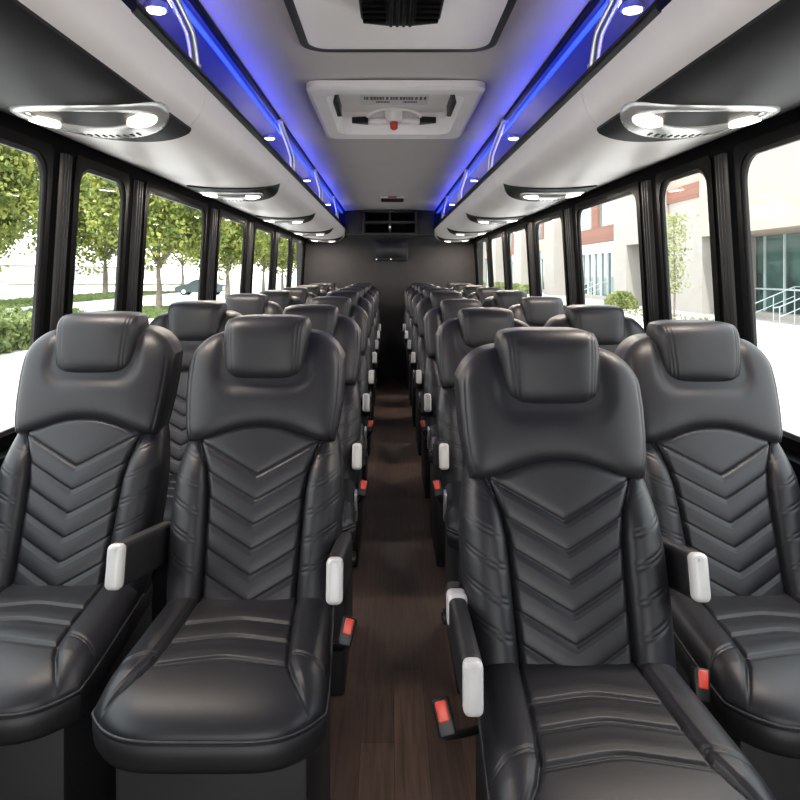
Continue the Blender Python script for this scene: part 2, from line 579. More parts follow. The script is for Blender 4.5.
    L = loop_store['L']
    c = np.array([0.0, -0.40])
    # skirt below the piping
    rings = []
    for dz, k in ((-0.006, 0.985), (-0.012, 1.006), (-0.030, 1.008), (-0.052, 1.000), (-0.064, 0.980)):
        r = L.copy(); r[:, 0] = r[:, 0] * k; r[:, 1] = c[1] + (r[:, 1] - c[1]) * k; r[:, 2] = 0.632 + dz
        rings.append(r)
    n = len(L)
    V = np.concatenate(rings).tolist(); Fc = []
    for q in range(len(rings) - 1):
        Fc += [(q * n + i, q * n + (i + 1) % n, (q + 1) * n + (i + 1) % n, (q + 1) * n + i) for i in range(n)]
    V.append([0, -0.37, 0.568]); 
    Fc += [((len(rings) - 1) * n + i, (len(rings) - 1) * n + (i + 1) % n, len(V) - 1) for i in range(n)]
    out['cushion_skirt'] = mesh_from('cushion_skirt', V, Fc, 180)
    # piping: the part of the loop with y below -0.2
    pts = [p for p in L]
    k0 = max(range(n), key=lambda i: (pts[i][1], -pts[i][0]))
    order = [pts[(k0 + i) % n] for i in range(n)]
    fr = [p for p in order if p[1] < -0.16]
    mb = MB()
    stepn = max(1, len(fr) // 70)
    mb.tube([(p[0] * 1.004, p[1] - 0.001, 0.631) for p in fr[::stepn]], 0.0032, 6)
    out['piping'] = mesh_from('piping', mb.v, mb.f, 180)
    return out

def base_mesh():
    mb = MB()
    mb.box(-0.190, 0.190, -0.600, -0.06, 0.0, 0.565, bev=0.012)
    return mesh_from('seat_base', mb.v, mb.f, 40)

def arm_body_mesh(length=0.36):
    bm = bmesh.new()
    bmesh.ops.create_cube(bm, size=1)
    for v in bm.verts:
        y = v.co.y
        v.co = Vector((v.co.x * 0.038, (y + 0.5) * length, v.co.z * (0.094 if y < 0 else 0.104) - (0.0 if y < 0 else 0.005)))
    bmesh.ops.bevel(bm, geom=[e for e in bm.edges], offset=0.013, segments=4, affect='EDGES', profile=0.5)
    mb = MB().bm(bm)
    return mesh_from('armrest', mb.v, mb.f, 50)

def arm_cap_mesh():
    bm = bmesh.new()
    bmesh.ops.create_cube(bm, size=1)
    for v in bm.verts:
        v.co = Vector((v.co.x * 0.036, (v.co.y - 0.5) * 0.034 + 0.022, v.co.z * 0.095))
    bmesh.ops.bevel(bm, geom=[e for e in bm.edges], offset=0.0125, segments=5, affect='EDGES', profile=0.5)
    mb = MB().bm(bm)
    # a small emblem-free screw on the upper end
    mb.cyl((0, -0.0145, 0.036), 0.0045, -0.001, 'y', 12)
    return mesh_from('end_cap', mb.v, mb.f, 60)

def rear_cap_mesh():
    mb = MB().box(-0.0225, 0.0225, 0.0, 0.05, -0.02, 0.053, bev=0.013, seg=4)
    return mesh_from('rear_cap', mb.v, mb.f, 60)

HI = seat_meshes(1.0)
LO = seat_meshes(0.36)
BASE = base_mesh()
ARM = arm_body_mesh(); ARMCAP = arm_cap_mesh(); REARCAP = rear_cap_mesh()
mb = MB(); mb.cyl((0.0, 0, 0), 0.017, 0.006, 'x', 18); mb.cyl((0.006, 0, 0), 0.009, 0.003, 'x', 14)
PIVOT = mesh_from('pivot_cap', mb.v, mb.f, 40)
mb = MB().box(-0.016, 0.016, -0.014, 0.014, -0.030, 0.030, bev=0.005, seg=3)
BUCKLE = mesh_from('seat_belt_buckle', mb.v, mb.f, 50)
mb = MB().box(-0.010, 0.010, -0.0175, -0.012, -0.006, 0.027, bev=0.003, seg=2)
BUTTON = mesh_from('release_button', mb.v, mb.f, 50)
mb = MB().box(-0.007, 0.007, -0.30, 0.002, -0.006, 0.006, bev=0.002)
BRK = MB().box(-0.005, 0.005, -0.02, 0.02, -0.055, 0.055, bev=0.003)
BRK = mesh_from('side_bracket', BRK.v, BRK.f, 50)

MATS = {'backrest': 'leather', 'chevron_panel': 'leather_panel', 'shoulder_pad': 'leather', 'headrest': 'leather',
        'cushion': 'leather', 'cushion_skirt': 'leather_dark', 'piping': 'stitch'}

def make_seat(meshes, side, label, aisle=True, arm=None, buckles=(), dz=0.0, tilt=-12.0, bracket=True):
    """side = +1: armrest towards +x.  arm = (x, y_front, z_centre, rear_cap)"""
    t = thing('passenger_seat', label, 'seat', group='black leather passenger seats')
    for k, me in meshes.items():
        link_mesh(k, me, M[MATS[k]], t).location = (0, 0, dz)
    link_mesh('seat_base', BASE, M['base'], t)
    ax, ay, az, rc = arm
    a = link_mesh('armrest', ARM, M['arm'], t)
    a.location = (ax, ay, az)
    a.rotation_euler = (math.radians(tilt), 0, 0)
    c = link_mesh('end_cap', ARMCAP, M['cap'], a)
    c.location = (0, -0.012, 0)
    c['label'] = 'pale silver end cap'
    if aisle:
        p = link_mesh('pivot_cap', PIVOT, M['black_plastic'], a)
        p.location = (0.0225 * side, 0.30, -0.01)
        if side < 0: p.rotation_euler = (0, 0, PI)
    if rc:
        r = link_mesh('rear_cap', REARCAP, M['cap'], a)
        r.location = (0, 0.255, 0.0)
        r['label'] = 'pale grey cap at the rear end'
    for (bx, by, bz, lean) in buckles:
        b = link_mesh('seat_belt_buckle', BUCKLE, M['black_plastic'], t)
        b.location = (bx, by, bz)
        b.rotation_euler = (math.radians(-24), lean, 0)
        q = link_mesh('release_button', BUTTON, M['red'], b)
        q['label'] = 'red release button'
        s = 1 if bx > 0 else -1
        mb = MB().tube(smooth_poly([(bx - 0.0 * s, by + 0.008, bz - 0.027), (bx - 0.012 * s, by + 0.04, bz - 0.06), (s * 0.214, by + 0.12, bz - 0.10), (s * 0.195, by + 0.2, bz - 0.13)], 4), 0.008, 8)
        mb.build('belt_stalk', M['black_plastic'], t, 180)
    if aisle and bracket:
        k = link_mesh('side_bracket', BRK, M['alu'], t)
        k.location = (0.222 * side, -0.46, 0.62)
        k.rotation_euler = (math.radians(12), 0, 0)
    return t

ORD = ['first', 'second', 'third', 'fourth', 'fifth', 'sixth', 'seventh', 'eighth and last']
# front row, one by one
la = make_seat(HI, 1, 'black leather aisle seat of the front row, left of the aisle', True, (0.232, -0.455, 0.812, False), [(0.254, -0.385, 0.665, 0.25)], dz=-0.010, bracket=False)
la.location = (-0.366, 1.97, 0)
lw = make_seat(HI, 1, 'black leather window seat of the front row, under the tree-side windows', False, (0.262, -0.51, 0.838, False), dz=-0.004)
lw.location = (-0.872, 2.035, 0)
rw = make_seat(HI, -1, 'black leather window seat of the front row, on the building side', False, (-0.272, -0.59, 0.850, False), dz=-0.030)
rw.location = (0.892, 2.035, 0)
ra = make_seat(HI, -1, 'nearest black leather seat, right of the aisle, set forward of its row', True, (-0.240, -0.425, 0.745, True), [(-0.290, -0.42, 0.685, -0.25), (0.228, -0.28, 0.660, 0.2)], dz=-0.024, tilt=-3.0, bracket=False)
ra.location = (0.371, 1.668, 0)
for ch in ra.children:          # its cushion sits a little higher
    if ch.name.split('.')[0] in ('cushion', 'cushion_skirt', 'piping'):
        ch.location.z += 0.018
protoL = {}
for blk, side, xa, xw in (('left', 1, -0.360, -0.862), ('right', -1, 0.412, 0.894)):
    for i in range(1, 8):
        Yr = 1.97 + 1.067 * i
        lo = i >= 3
        near2 = i <= 2
        dza = (-0.028 if blk == 'left' else -0.042) if near2 else -0.02
        dzw = (-0.010 if blk == 'left' else -0.028) if near2 else -0.015
        key = (blk, lo)
        side_txt = 'tree-side' if blk == 'left' else 'building-side'
        if i == 7:
            lab_a = f'black leather aisle seat of the last row, {blk} of the aisle, before the rear wall'
            lab_w = f'black leather window seat of the last row, under the {side_txt} windows, before the rear wall'
        else:
            lab_a = f'black leather aisle seat of the {ORD[i]} row from the front, {blk} of the aisle'
            lab_w = f'black leather window seat of the {ORD[i]} row from the front, under the {side_txt} windows'
        if key not in protoL:
            A = make_seat(LO if lo else HI, side, lab_a, True, (0.226 * side, -0.455, 0.80 if not lo else 0.775, False), [] if lo else [(0.246 * side, -0.40, 0.665, 0.2 * side)], dz=dza)
            Wn = make_seat(LO if lo else HI, side, lab_w, False, (0.235 * side, -0.47, 0.81, False), dz=dzw)
            protoL[key] = (A, Wn)
        else:
            A, Wn = (dup(o) for o in protoL[key])
            A['label'] = lab_a; Wn['label'] = lab_w
        A.location = (xa, Yr, 0)
        Wn.location = (xw, Yr, 0)

# ------------------------------------------------------------------ BUS SHELL
Y0, Y1 = -1.6, 9.75
def wx(z):   # inner wall plane, tumblehome
    return 1.195 - 0.06 * ((z - CZ) + 0.05)

mb = MB().box(-1.30, 1.30, Y0, Y1 + 0.1, -0.08, 0.0)
struct(mb.build('floor', M['floor']), 'dark brown wood plank floor of the bus', 'floor')
# ceiling: shallow arch
pts = []
for k in range(25):
    x = -0.615 + 1.23 * k / 24
    pts.append((x, CZ + 0.862 - 0.018 * (abs(x) / 0.615) ** 2.2))
HX0, HX1, HY0, HY1 = 0.014 - 0.355, 0.014 + 0.355, 3.70 - 0.53, 3.70 + 0.53
poly = pts + [(0.615, CZ + 0.90), (-0.615, CZ + 0.90)]
cz_at = lambda x: CZ + 0.862 - 0.018 * (abs(x) / 0.615) ** 2.2
pl = [p for p in pts if p[0] < HX0 - 1e-4] + [(HX0, cz_at(HX0)), (HX0, CZ + 0.90), (-0.615, CZ + 0.90)]
pr = [(HX1, cz_at(HX1))] + [p for p in pts if p[0] > HX1 + 1e-4] + [(0.615, CZ + 0.90), (HX1, CZ + 0.90)]
mb = MB().prism(poly, 'y', Y0, HY0).prism(poly, 'y', HY1, Y1).prism(pl, 'y', HY0, HY1).prism(pr, 'y', HY0, HY1)
struct(mb.build('ceiling', M['ceiling'], smooth=30), 'satin grey ceiling panel down the middle', 'ceiling')
mb = MB().box(-1.32, 1.32, Y0, Y1 + 0.1, CZ + 1.00, CZ + 1.06)
struct(mb.build('roof', M['wall_black']))
mb = MB().box(-1.30, 1.30, Y1, Y1 + 0.08, 0.0, CZ + 1.00)
struct(mb.build('wall_back', M['rear']), 'charcoal rear wall of the bus', 'wall')

WIN = [(0.45, 2.36), (2.60, 3.06), (3.34, 4.40), (4.78, 5.63), (6.03, 6.95), (7.30, 8.17), (8.48, 9.45)]
WZ0, WZ1 = CZ - 0.51, CZ + 0.40
TH = 0.014
def wall_piece(mb, s, ya, yb_, za, zb, dx0=0.0, dx1=TH):
    vs = []
    for z in (za, zb):
        for y in (ya, yb_):
            for d in (dx0, dx1):
                vs.append((s * (wx(z) + d), y, z))
    mb.add(vs, [(0, 1, 3, 2), (4, 6, 7, 5), (0, 4, 5, 1), (2, 3, 7, 6), (0, 2, 6, 4), (1, 5, 7, 3)])

def rrect(y0, y1, z0, z1, r, n=7):
    c = [(y1 - r, z1 - r, 0), (y0 + r, z1 - r, 90), (y0 + r, z0 + r, 180), (y1 - r, z0 + r, 270)]
    out = []
    for (cy, cz, a0) in c:
        for k in range(n):
            a = math.radians(a0 + 90 * k / (n - 1))
            out.append((cy + r * math.cos(a), cz + r * math.sin(a)))
    return out

def frame_ring(s, outer, inner, dxs_in, dxs_out):
    """ring between two loops of equal count on the tilted wall; dx = distance outwards from wall plane"""
    n = len(outer)
    P = lambda q, d: (s * (wx(q[1]) + d), q[0], q[1])
    vs = [P(q, dxs_out[0]) for q in outer] + [P(q, dxs_in[0]) for q in inner] + [P(q, dxs_in[1]) for q in inner] + [P(q, dxs_out[1]) for q in outer]
    fs = []
    for g in range(4):
        h = (g + 1) % 4
        for i in range(n):
            j = (i + 1) % n
            fs.append((g * n + i, g * n + j, h * n + j, h * n + i))
    return vs, fs

for side, s in (('left', -1), ('right', 1)):
    mb = MB()
    wall_piece(mb, s, Y0, Y1, 0.0, WZ0)
    wall_piece(mb, s, Y0, Y1, WZ1, CZ + 1.00)
    edges = [Y0] + [v for w in WIN for v in w] + [Y1]
    for k in range(0, len(edges), 2):
        wall_piece(mb, s, edges[k], edges[k + 1], WZ0, WZ1)
    struct(mb.build('wall_' + side, M['wall_black'], smooth=None), f'black {side} side wall of the bus', 'wall')
    for k, (a, b) in enumerate(WIN):
        nm = 'window_%d' % (k + 1 + (0 if s < 0 else 7))
        inner = rrect(a + 0.014, b - 0.014, WZ0 + 0.014, WZ1 - 0.014, 0.085)
        mid = rrect(a + 0.002, b - 0.002, WZ0 + 0.002, WZ1 - 0.002, 0.078)
        outer = rrect(a - 0.035, b + 0.035, WZ0 - 0.035, WZ1 + 0.035, 0.03)
        vs, fs = frame_ring(s, outer, mid, (-0.008, 0.012), (-0.005, 0.012))
        m1 = MB().add(vs, fs)
        o = m1.build(nm, M['black_frame'], smooth=40)
        struct(o, f'{"rounded black-framed bus window, number"} {k + 1} from the front on the {side} wall', 'window')
        vs, fs = frame_ring(s, mid, inner, (0.002, 0.012), (-0.002, 0.014))
        MB().add(vs, fs).build('gasket', M['black_plastic'], o, smooth=40)
        m2 = MB()
        wall_piece(m2, s, a + 0.01, b - 0.01, WZ0 + 0.01, WZ1 - 0.01, 0.006, 0.010)
        m2.build('pane', M['pane'], o, smooth=None)
    # pillar covers
    for k in range(len(WIN) - 1):
        a, b = WIN[k][1] + 0.05, WIN[k + 1][0] - 0.05
        w_ = b - a
        m3 = MB()
        # two vertical ribs with a grey cover between
        ya, yb2 = a + w_ * 0.28, b - w_ * 0.22
        n = 25
        vs = []
        for z in (WZ0 - 0.03, CZ + 0.1, WZ1 + 0.02):
            for q in range(n):
                t = q / (n - 1)
                y = ya + (yb2 - ya) * t
                d = -0.004 - 0.012 * abs(math.sin(3 * PI * t)) ** 0.5 if 0 < t < 1 else 0.0
                vs.append((s * (wx(z) + d), y, z))
        fs = []
        for g in range(2):
            for q in range(n - 1):
                fs.append((g * n + q, g * n + q + 1, (g + 1) * n + q + 1, (g + 1) * n + q))
        m3.add(vs, fs)
        o = m3.build('trim_%d' % (k + 1 + (0 if s < 0 else 6)), M['pillar'] , smooth=50)
        struct(o)
    # sill ledge / wall lower trim
    m4 = MB()
    wall_piece(m4, s, Y0, Y1, WZ0 - 0.075, WZ0 - 0.045, -0.05, 0.0)
    struct(m4.build('trim_%d' % (13 + (s > 0)), M['black_frame'], smooth=None))

# ceiling edge trims
for k, s in ((15, -1), (16, 1)):
    x0, x1 = sorted((s * 0.606, s * 0.626))
    mb = MB().box(x0, x1, Y0, Y1, CZ + 0.826, CZ + 0.850, bev=0.004)
    struct(mb.build('trim_%d' % k, M['black_frame']))

# ------------------------------------------------------------------ OVERHEAD RACKS
FAS = smooth_poly([(0.606, 0.600), (0.613, 0.555), (0.634, 0.505), (0.678, 0.463), (0.75, 0.441), (0.86, 0.434), (1.0, 0.446), (1.162, 0.482)], 5)
def fz(x):   # underside height (relative to eye) at |x|
    xs = [p.x for p in FAS]; zs = [p.y for p in FAS]
    return float(np.interp(abs(x), xs, zs))
LIN = smooth_poly([(1.03, 0.61), (1.06, 0.68), (1.0, 0.76), (0.88, 0.803), (0.76, 0.826), (0.68, 0.838), (0.628, 0.842)], 5)
for side, s in (('left', -1), ('right', 1)):
    other = 'tree-side' if s < 0 else 'building-side'
    t = thing('luggage_rack', f'long pale grey overhead luggage rack over the {other} windows', 'luggage rack', (s * 0.85, 0, CZ + 0.5), 'overhead luggage racks')
    off = Vector((-s * 0.85, 0, -CZ - 0.5))
    def place(mb):
        mb.v = [tuple(Vector(p) + off) for p in mb.v]
        return mb
    segs = [(Y0, 2.262), (2.266, 4.16), (4.164, 6.06), (6.064, 7.95), (7.954, Y1 - 0.002)]
    for (a, b) in segs:
        poly = [(s * p.x, CZ + p.y) for p in FAS] + [(s * 1.155, CZ + 0.60), (s * 0.625, CZ + 0.60)]
        place(MB().prism(poly, 'y', a, b)).build('lower_panel', M['fascia'], t, 35)
    # shelf liner
    poly = [(s * p.x, CZ + p.y) for p in LIN] + [(s * 0.628, CZ + 0.88), (s * 1.12, CZ + 0.88), (s * 1.12, CZ + 0.605)]
    place(MB().prism(poly, 'y', Y0, Y1 - 0.002)).build('shelf_liner', M['liner'], t, 35)
    # black lip with two ridges, starts a little way in
    lip = [(s * 0.600, CZ + 0.597), (s * 0.593, CZ + 0.606), (s * 0.599, CZ + 0.611), (s * 0.593, CZ + 0.616), (s * 0.594, CZ + 0.626), (s * 0.606, CZ + 0.632), (s * 0.628, CZ + 0.630), (s * 0.628, CZ + 0.597)]
    o = place(MB().prism(lip, 'y', 1.60, Y1 - 0.003)).build('edge_strip', M['black_plastic'], t, 30)
    o['label'] = 'black ribbed edge strip'
    # blue light strip
    x0, x1 = sorted((s * 0.634, s * 0.648))
    o = place(MB().box(x0, x1, 0.6, Y1 - 0.05, CZ + 0.602, CZ + 0.615, bev=0.002)).build('light_strip', M['led'], t)
    o['label'] = 'glowing blue light strip'
    x0, x1 = sorted((s * 0.650, s * 0.668))
    o = place(MB().box(x0, x1, 0.6, Y1 - 0.05, CZ + 0.826, CZ + 0.8365, bev=0.003)).build('light_strip', M['led'], t)
    o['label'] = 'glowing blue light strip'
    # lamp for the strip
    for seg in range(5):
        L = bpy.data.lights.new('blue_strip_light', 'AREA')
        L.shape = 'RECTANGLE'; L.size = 0.02; L.size_y = 1.75
        L.energy = 2.4; L.color = (0.012, 0.04, 1.0)
        lo = bpy.data.objects.new('blue_strip_light', L)
        COL.objects.link(lo)
        lo.location = (s * 0.655, 0.85 + 0.9 + seg * 1.78 - 0.05, CZ + 0.64)
        lo.rotation_euler = (PI, math.radians(38) * s, 0)
    # grab rails
    tops = [1.25, 2.95, 4.42, 6.0, 7.7]
    for i, yt in enumerate([1.62, 3.80, 5.62, 7.55]):
        g = thing('grab_rail', f'bent silver grab rail, {ORD[i]} from the front, on the {other} luggage rack', 'grab rail', (s * 0.612, yt, CZ + 0.63), 'silver grab rails on the racks')
        mbb = MB()
        path = [(0, 0, 0.195), (0, 0.08, 0.180), (-s * 0.004, 0.40, 0.100), (-s * 0.004, 0.47, 0.070), (0, 0.53, 0.0)]
        mbb.tube(smooth_poly(path, 7), 0.0155, 12)
        mbb.build('rail', M['alu'], g, 180)
        MB().cyl((0, 0.0, 0.188), 0.022, 0.012, 'z', 16).build('mounting_foot', M['alu'], g)
        MB().cyl((0, 0.53, 0.0), 0.019, 0.010, 'z', 16).build('mounting_foot', M['alu'], g)
    # puck lights under the shelf top
    for i, yp in enumerate([2.16, 4.22, 6.15, 8.3]):
        xp = s * 0.735
        zt = CZ + float(np.interp(0.735, [p.x for p in reversed(LIN)], [p.y for p in reversed(LIN)]))
        g = thing('puck_light', f'round silver puck light, {ORD[i]} from the front, inside the {other} luggage rack', 'light', (xp, yp, zt), 'puck lights in the racks')
        MB().cyl((0, 0, -0.020), 0.036, 0.022, 'z', 24, 0.034).build('housing', M['alu'], g, 40)
        MB().cyl((0, 0, -0.0235), 0.028, 0.004, 'z', 24).build('lamp_face', M['puck'], g, 40)
        L = bpy.data.lights.new('puck_spot', 'AREA'); L.shape = 'DISK'; L.size = 0.05; L.energy = 0.9; L.color = (1, 0.96, 0.9)
        lo = bpy.data.objects.new('puck_spot', L); COL.objects.link(lo)
        lo.location = (xp, yp, zt - 0.03)
    # reading light units on the underside
    def patch(loop, dz, name, m, parent, o3, thick=0.006):
        """flat outline laid on the curved underside: loop of (|x|, y)"""
        n = len(loop)
        K = 12
        cx = sum(p[0] for p in loop) / n; cy = sum(p[1] for p in loop) / n
        vs = []; fs = []
        for k in range(K, 0, -1):
            f = k / K
            for (x, y) in loop:
                X = cx + (x - cx) * f; Y = cy + (y - cy) * f
                vs.append((s * X - o3[0], Y - o3[1], CZ + fz(X) - dz - o3[2]))
        vs.append((s * cx - o3[0], cy - o3[1], CZ + fz(cx) - dz - o3[2]))
        for k in range(K - 1):
            for i in range(n):
                j = (i + 1) % n
                fs.append((k * n + i, k * n + j, (k + 1) * n + j, (k + 1) * n + i))
        for i in range(n):
            fs.append(((K - 1) * n + i, (K - 1) * n + (i + 1) % n, K * n))
        b = len(vs)
        for (x, y) in loop:
            vs.append((s * x - o3[0], y - o3[1], CZ + fz(x) - 0.0005 - o3[2]))
        for i in range(n):
            fs.append((i, b + i, b + (i + 1) % n, (i + 1) % n))
        return link_mesh(name, mesh_from(name, vs, fs, 50), m, parent)
    for i, yc in enumerate([1.96, 3.86, 5.78, 7.68, 9.33]):
        near = i == 0
        o3 = (s * 0.85, yc, CZ + 0.44)
        if i < 4:
            lab = f'oval reading light unit, {ORD[i]} from the front, under the {other} luggage rack'
        else:
            lab = f'oval reading light unit nearest the rear wall, under the {other} luggage rack'
        g = thing('reading_light', lab, 'light', o3, 'reading light units under the racks')
        if near:
            loop = [(0.662, -0.6), (0.662, 0.5), (0.662, 1.4), (0.662, 2.05), (0.662, 2.285)]
            loop += [(p.x, p.y) for p in smooth_poly([(0.672, 2.297), (0.78, 2.285), (0.93, 2.235), (1.04, 2.17), (1.135, 2.06)], 5)]
            loop += [(1.14, 1.6), (1.14, 0.6), (1.14, -0.6)]
        else:
            loop = [(p.x, p.y) for p in smooth_poly([(0.632, yc + 0.10), (0.69, yc + 0.235), (0.84, yc + 0.30), (1.0, yc + 0.24), (1.09, yc + 0.12), (1.105, yc - 0.05), (1.06, yc - 0.22), (0.94, yc - 0.30), (0.80, yc - 0.28), (0.69, yc - 0.15), (0.632, yc + 0.10)], 5)][:-1]
        patch(loop, 0.009, 'backing_panel', M['insert'], g, o3)
        # smile shaped ring: outer loop and offset inner loop
        n = 48
        def lay(x, y, dz): return (s * x - o3[0], y - o3[1], CZ + fz(x) - dz - o3[2])
        vs = []; fs = []
        cx = 0.855 if near else 0.890
        rk = 1.0 if near else 0.86
        for k in range(n):
            a = 2 * PI * k / n
            ca, sa = math.cos(a), math.sin(a)
            xo, yo = cx + 0.205 * rk * ca, yc + 0.02 + 0.205 * rk * math.copysign(abs(sa) ** 0.9, sa)
            xi, yi = cx + 0.142 * rk * ca, yc - 0.040 + 0.115 * rk * math.copysign(abs(sa) ** 0.85, sa)
            if sa < 0: yi = yc - 0.040 + 0.118 * rk * sa
            vs += [lay(xo, yo, 0.008), lay(xo, yo, 0.014), lay(xo + (xi - xo) * 0.2, yo + (yi - yo) * 0.2, 0.020), lay(xo + (xi - xo) * 0.85, yo + (yi - yo) * 0.85, 0.019), lay(xi, yi, 0.013), lay(xi, yi, 0.008)]
        for k in range(n):
            j = (k + 1) % n
            for q in range(5):
                fs.append((k * 6 + q, j * 6 + q, j * 6 + q + 1, k * 6 + q + 1))
        link_mesh('ring', mesh_from('ring', vs, fs, 60), M['ring'], g)
        # vent slots on the far band
        mv = MB()
        for q in range(9):
            x = cx - 0.085 + 0.0212 * q
            y = yc + 0.158 - 0.20 * (x - cx) ** 2 * 6
            mv.box(s * x - 0.004 - o3[0], s * x + 0.004 - o3[0], y - 0.016 - o3[1], y + 0.016 - o3[1], CZ + fz(x) - 0.0215 - o3[2], CZ + fz(x) - 0.016 - o3[2], bev=0.001, seg=1)
        mv.build('vent_slots', M['insert'], g)
        for xl in ((0.718, 0.995) if near else (0.772, 1.010)):
            lp = [(xl + 0.040 * math.cos(2 * PI * k / 20), yc + 0.030 + 0.046 * math.sin(2 * PI * k / 20)) for k in range(20)]
            patch(lp, 0.0225, 'lamp', M['lamp'], g, o3)
            L = bpy.data.lights.new('reading_lamp', 'AREA'); L.shape = 'DISK'; L.size = 0.09; L.energy = 3.5; L.color = (1.0, 0.86, 0.74)
            lo = bpy.data.objects.new('reading_lamp', L); COL.objects.link(lo)
            lo.location = (s * xl, yc + 0.015, CZ + fz(xl) - 0.03)

# ------------------------------------------------------------------ CEILING FITTINGS
# air conditioning panel
g = thing('air_conditioner', 'pale ceiling air-conditioning panel with dark edge and black grille', 'air conditioner', (0.018, 1.2, CZ + 0.857))
def rr_xy(x0, x1, y0, y1, r, n=8):
    return rrect(x0, x1, y0, y1, r, n)
def slab(loop, z0, z1, inset=0.0, c=(0, 0)):
    n = len(loop)
    vs = [(x, y, z1) for x, y in loop] + [(x, y, z0 + 0.012) for x, y in loop]
    vs += [(c[0] + (x - c[0]) * (1 - inset), c[1] + (y - c[1]) * (1 - inset), z0) for x, y in loop]
    fs = []
    for k in range(2):
        fs += [(k * n + i, k * n + (i + 1) % n, (k + 1) * n + (i + 1) % n, (k + 1) * n + i) for i in range(n)]
    fs += [tuple(range(n)), tuple(range(2 * n, 3 * n))]
    return MB().add(vs, fs)
slab(rr_xy(-0.362, 0.362, -2.2, 1.475, 0.10), -0.020, -0.002, 0.01, (0, -0.4)).build('edge_trim', M['black_plastic'], g, 40)
slab(rr_xy(-0.318, 0.318, -2.2, 1.320, 0.07), -0.062, -0.016, 0.02, (0, -0.4)).build('cover_panel', M['ac_panel'], g, 40)
# grille: trapezoid plan, ribbed
mb = MB()
loop = [(-0.122, 0.36), (-0.119, 0.87), (-0.106, 0.915), (-0.04, 0.935), (0.04, 0.935), (0.106, 0.915), (0.119, 0.87), (0.122, 0.36)]
gl = slab(loop, -0.105, -0.060, 0.02, (0, 0.74)).build('grille', M['black_plastic'], g, 35)
for sx in (-1, 1):
    for k in range(11):
        y = 0.45 + 0.042 * k
        x0, x1 = sorted((sx * 0.042, sx * 0.112))
        mb.box(x0, x1, y, y + 0.022, -0.113, -0.104, bev=0.003, seg=1)
for k in range(4):
    x = -0.029 + 0.0193 * k
    mb.box(x - 0.005, x + 0.005, 0.44, 0.915, -0.116, -0.104, bev=0.003, seg=1)
mb.build('louvre_slats', M['black_frame'], gl)

# roof hatch
hz = CZ + 0.858
g = thing('roof_hatch', 'white square emergency roof hatch with recessed cover and red knob', 'roof hatch', (0.014, 3.70, hz))
def ring_xy(lo, li, zo, zi, zt):
    n = len(lo)
    vs = [(x, y, zt) for x, y in lo] + [(x, y, zo) for x, y in lo] + [(x, y, zi) for x, y in li] + [(x, y, zt) for x, y in li]
    fs = []
    for k in range(4):
        h = (k + 1) % 4
        fs += [(k * n + i, k * n + (i + 1) % n, h * n + (i + 1) % n, h * n + i) for i in range(n)]
    return MB().add(vs, fs)
oL = rr_xy(-0.405, 0.405, -0.60, 0.60, 0.07)
oM = rr_xy(-0.385, 0.385, -0.575, 0.575, 0.06)
iL = rr_xy(-0.325, 0.325, -0.47, 0.47, 0.08)
ring_xy(oL, oM, -0.030, -0.040, -0.004).build('outer_flange', M['white_plastic'], g, 40)
ring_xy(oM, iL, -0.040, -0.034, -0.004).build('frame', M['white_plastic'], g, 40)
# well, cover and fittings up in the roof
iL2 = rr_xy(-0.300, 0.300, -0.44, 0.445, 0.07)
ring_xy(iL, iL2, -0.034, 0.094, 0.06).build('well_wall', M['white_plastic'], g, 40)
slab(rr_xy(-0.305, 0.305, -0.445, 0.45, 0.07), 0.092, 0.115, 0.0).build('cover', M['white_plastic'], g, 40)
for sx in (-1, 1):
    x0, x1 = sorted((sx * 0.292, sx * 0.318))
    MB().box(x0, x1, -0.12, 0.20, 0.012, 0.080, bev=0.006).build('side_slot', M['cabinet'], g)
sg = MB().box(-0.185, 0.185, -0.05, 0.235, 0.087, 0.094, bev=0.002).build('sign_plate', M['sign'], g)
r2 = random.Random(3)
x = -0.165
mb = MB()
while x < 0.163:
    w = r2.choice([0.009, 0.012, 0.014])
    mb.box(x, x + w, 0.055, 0.115, 0.0855, 0.0872)
    x += w + r2.choice([0.003, 0.003, 0.003, 0.010])
mb.build('lettering', M['ink'], sg, None)
for (xa, xb) in ((-0.10, -0.03), (0.05, 0.125)):
    x = xa
    mb = MB()
    while x < xb:
        mb.box(x, x + 0.006, 0.150, 0.185, 0.0855, 0.0872)
        x += 0.0085
    mb.build('lettering', M['ink'], sg, None)
MB().box(-0.160, 0.160, 0.375, 0.425, 0.015, 0.045, bev=0.01, seg=3).build('handle_bar', M['white_plastic'], g)
arc = [(0.155 * math.cos(a), 0.375 - 0.10 * math.sin(a), 0.045 + 0.03 * math.sin(a)) for a in np.linspace(0, PI, 21)]
MB().tube(arc, 0.009, 8).build('handle_hoop', M['white_plastic'], g, 180)
for sx in (-1, 1):
    MB().prism([(sx * 0.150, 0.355), (sx * 0.150, 0.425), (sx * 0.245, 0.375)], 'z', 0.014, 0.050).build('latch', M['black_plastic'], g)
kb = MB().cyl((0, 0.375, 0.020), 0.045, 0.074, 'z', 20, 0.055).build('knob_base', M['white_plastic'], g, 40)
MB().tube([(0, 0.372, 0.022), (0, 0.372, 0.015), (0, 0.372, -0.018), (0, 0.372, -0.026)], [0.020, 0.024, 0.021, 0.010], 16).build('knob', M['red'], kb, 50)

